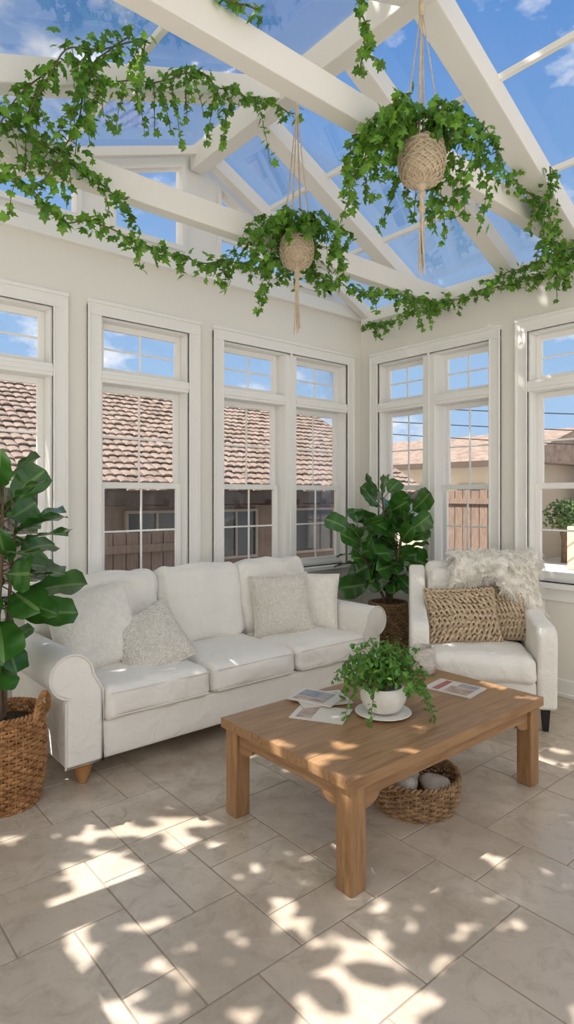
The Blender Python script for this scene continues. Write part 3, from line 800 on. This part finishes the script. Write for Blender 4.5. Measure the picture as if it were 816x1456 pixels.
# ------------------------------------------------------------------ hanging planters
def hanger(label,x,y,ztop,zknot,zpt,zpb,ztail,r,nst,Ls,out):
    root=thing('hanging_planter',label,'hanging plant',loc=(x,y,zpb)); h=zpt-zpb
    def rr_(t): return r*max(.3,math.sin(min(1,max(0,.10+t*.70))*math.pi))**.42
    MB().lathe([(.01,0),(r*.35,.001)]+[(rr_(t/12)*(1 if t>1 else (.62,.85)[t]),h*t/12+.003) for t in range(0,13)]+[(r*.72,h*.97),(r*.70,h*.88),(.001,h*.87)],(0,0,0),36).obj('pot',mCord,root)
    B=MB(); zk=zknot-zpb
    B.tube([(0,0,zk),(0,0,ztop-zpb)],.006,seg=6)
    B.lathe([(.004,-.06),(.014,-.05),(.016,0),(.012,.03),(.004,.035)],(0,0,zk),12)
    for k in range(4):
        a=k*math.pi/2+.5
        for da in (-.05,.05):
            c_,s_=math.cos(a+da),math.sin(a+da)
            B.tube([(0,0,zk),(c_*r*.5,s_*r*.5,h+(zk-h)*.42),(c_*r*.95,s_*r*.95,h*.9)],.0035,seg=5)
    for q in range(14):
        for sgn in (-1,1):
            a0=q*2*math.pi/14; pts=[]
            for i in range(19):
                t=i/18; aa=a0+sgn*t*math.pi*.9; sh=1 if t<.9 else .85-.25*(t-.9)/.1
                pts.append(((rr_(1-t)*sh+.005)*math.cos(aa),(rr_(1-t)*sh+.005)*math.sin(aa),h*(1-t)+.002))
            B.tube(pts,.0046,seg=5)
    n=48
    for zt,rk in ((.9,.008),(.78,.005),(.5,.004)):
        B.tube([((rr_(zt)+.006)*math.cos(2*math.pi*i/n),(rr_(zt)+.006)*math.sin(2*math.pi*i/n),h*zt) for i in range(n)],rk,closed=True,seg=6)
    B.obj('macrame_cords',mCord,root)
    B=MB(); zt=ztail-zpb
    B.lathe([(r*.30,.006),(.018,-.012),(.013,-.03),(.020,-.04),(.020,-.055),(.012,-.065),(.012,-.10),(.019,-.11),(.019,-.125),(.012,-.135)],(0,0,0),14)
    for k in range(24):
        a=U(0,6.28); q=U(.002,.014); l=U(.72,1.0)
        B.tube([(q*.6*math.cos(a),q*.6*math.sin(a),-.1),(q*math.cos(a),q*math.sin(a),(-.1+zt*l)/2),(q*1.6*math.cos(a+.4),q*1.6*math.sin(a+.4),zt*l)],.003,seg=4)
    B.obj('tassel',mCord,root)
    S_=MB();F_=MB()
    kp=lambda p: not (p.z<h*.46 and math.hypot(p.x,p.y)<r+.05)
    for k in range(nst):
        a=U(0,6.28); d=Vector((math.cos(a),math.sin(a),0)); L=U(*Ls)*U(.6,1); e=U(.25,1)
        if d.dot(Vector((-.65,-.76,0)))>.4: L*=.6
        p=Vector((0,0,h*.9))+d*U(0,r*.6)
        pts=[p,p+d*out*.35*e+Vector((0,0,U(.05,.17))),p+d*out*.8*e+Vector((0,0,U(-.03,.13))),p+d*out*U(.8,1.2)*e+Vector((0,0,-L*.4)),p+d*out*U(.8,1.35)*e+Vector((U(-.03,.03),U(-.03,.03),-L))]
        if e<.5: pts=pts[:3]
        path=smooth_path(pts,.02); S_.tube(path,.002,seg=4); dress(F_,path[2:],.0175,(.034,.058),.035,keep=kp)
    S_.obj('stem',mStem,root); F_.obj('foliage',mIvy,root,smooth=False)
hanger('macrame hanging planter with bushy ivy and long tassel',2.55,1.93,4.09,4.02,3.31,3.09,2.62,.115,62,(.10,.44),.35)
hanger('macrame hanging planter with bushy ivy and long tassel',2.55,2.90,4.10,3.97,3.14,2.94,2.52,.102,54,(.10,.40),.34)

# ------------------------------------------------------------------ ivy
yA=3.03
vine('ivy_vine','long ivy garland swagged along the tie beam',
 [[(.6,yA,3.08),(.81,yA,3.02),(.97,yA,2.97),(1.14,yA,2.86),(1.32,yA,2.90),(1.52,yA,2.87),(1.74,yA,2.86),(1.97,yA,2.87),(2.22,yA,2.94),(2.5,yA,3.03)],
  [(2.6,yA,3.05),(2.82,yA,3.02),(3.16,yA,2.98),(3.54,yA,3.03),(3.97,yA,3.08),(4.35,yA,3.10)],
  [(.7,yA,3.3),(1.0,yA,3.22),(1.3,yA,3.12),(1.5,yA,2.98)]],drops=9,dl=(.05,.26),step=.010,spread=.065)
vine('ivy_vine','ivy trained along the upper rafter',
 [[(1.15,3.0,3.60),(1.40,3.0,3.68),(1.6,3.0,3.76),(1.83,2.95,3.88),(2.07,3.0,3.92),(2.34,3.0,3.98),(2.68,3.0,4.0)]],drops=11,dl=(.1,.48),step=.013,spread=.06)
vine('ivy_vine','dense ivy cascading from the roof to the tie beam',
 [[(1.30,2.7,3.70),(1.20,2.75,3.60),(1.16,2.8,3.5),(1.12,2.85,3.3),(1.06,2.95,3.1),(1.0,3.0,3.0)],
  [(1.42,2.7,3.72),(1.28,2.72,3.66),(1.05,2.8,3.55),(.95,2.85,3.35),(.9,2.9,3.2)],
  [(1.0,2.9,3.50),(.9,2.9,3.36),(.82,2.95,3.25),(.78,3.0,3.1)]],drops=9,dl=(.12,.45),step=.0105,spread=.085)
vine('ivy_vine','ivy strand hanging from the ridge',
 [[(2.14,2.02,4.0),(2.17,2.0,3.85),(2.19,1.99,3.7),(2.18,1.99,3.52)]],drops=3,dl=(.04,.12),step=.016,spread=.04)
vine('ivy_vine','small ivy sprig on top of the tie beam',
 [[(1.35,2.05,3.56),(1.47,2.04,3.52),(1.6,2.05,3.57)]],drops=4,dl=(.04,.12),step=.016,spread=.04)
vine('ivy_vine','ivy trailing along the side wall eave',
 [[(4.34,4.0,3.12),(4.34,3.6,3.10),(4.34,3.3,3.15),(4.34,2.9,3.12),(4.34,2.6,3.15),(4.34,2.3,3.12),(4.33,2.0,3.14),(4.33,1.7,3.16),(4.34,1.2,3.1),(4.34,.6,3.12)],
  [(4.32,2.7,3.2),(4.32,2.35,3.22),(4.32,2.0,3.24),(4.32,1.7,3.22)]],drops=9,dl=(.05,.22),step=.010,spread=.07)
vine('ivy_vine','ivy bunch hanging over the end of the tie beam',
 [[(3.55,2.04,3.56),(3.7,2.02,3.5),(3.85,2.0,3.46),(4.1,2.03,3.42),(4.35,2.05,3.3)],[(3.75,1.85,3.58),(3.8,1.88,3.5),(3.95,1.95,3.3),(4.1,1.95,3.15),(4.3,2.0,3.05)]],drops=15,dl=(.1,.38),step=.0100,spread=.08)

# ------------------------------------------------------------------ lighting
w=bpy.data.worlds.new('sky'); sc.world=w; w.use_nodes=True; nt=w.node_tree; nt.nodes.clear(); L=nt.links.new
out=N(nt,'ShaderNodeOutputWorld'); bg=N(nt,'ShaderNodeBackground'); tc=N(nt,'ShaderNodeTexCoord')
sep=N(nt,'ShaderNodeSeparateXYZ'); L(tc.outputs['Generated'],sep.inputs[0])
mr=N(nt,'ShaderNodeMapRange'); L(sep.outputs[2],mr.inputs[0]); mr.inputs[1].default_value=0; mr.inputs[2].default_value=.68
blue=mixc(nt,mr.outputs[0],(.46,.67,.92),(.085,.25,.63))
no=N(nt,'ShaderNodeTexNoise'); no.inputs['Scale'].default_value=4.2; no.inputs['Detail'].default_value=9; no.inputs['Roughness'].default_value=.6
mp=N(nt,'ShaderNodeMapping'); mp.inputs['Scale'].default_value=(1,1,1.8); mp.inputs['Location'].default_value=(.4,.2,.1); L(tc.outputs['Generated'],mp.inputs[0]); L(mp.outputs[0],no.inputs['Vector'])
dt=N(nt,'ShaderNodeVectorMath',operation='DOT_PRODUCT'); L(tc.outputs['Generated'],dt.inputs[0]); dt.inputs[1].default_value=(-.95,-.25,0)
s1=math_(nt,'MULTIPLY_ADD',dt.outputs['Value'],.22,no.outputs[0])
m2=N(nt,'ShaderNodeMapRange'); L(s1,m2.inputs[0]); m2.inputs[1].default_value=.40; m2.inputs[2].default_value=.57
skyc=mixc(nt,m2.outputs[0],blue,(1.30,1.24,1.15))
L(skyc,bg.inputs[0]); bg.inputs[1].default_value=1.02; L(bg.outputs[0],out.inputs[0])
sl=bpy.data.lights.new('sun','SUN'); sl.energy=9.0; sl.angle=.005; sl.color=(1,.94,.86)
so=bpy.data.objects.new('sun',sl); COL.objects.link(so); so.location=(-8,6,12)
so.rotation_euler=(-SUN).to_track_quat('-Z','Y').to_euler()

# ------------------------------------------------------------------ camera
cd=bpy.data.cameras.new('camera'); co=bpy.data.objects.new('camera',cd); COL.objects.link(co)
co.location=(0,0,1.5); co.rotation_euler=(rad(90),0,-math.atan2(.648,.7615))
cd.sensor_fit='AUTO'; cd.sensor_width=36; cd.lens=865/1456*36; cd.shift_y=-23/1456; cd.clip_start=.05; cd.clip_end=300
sc.camera=co
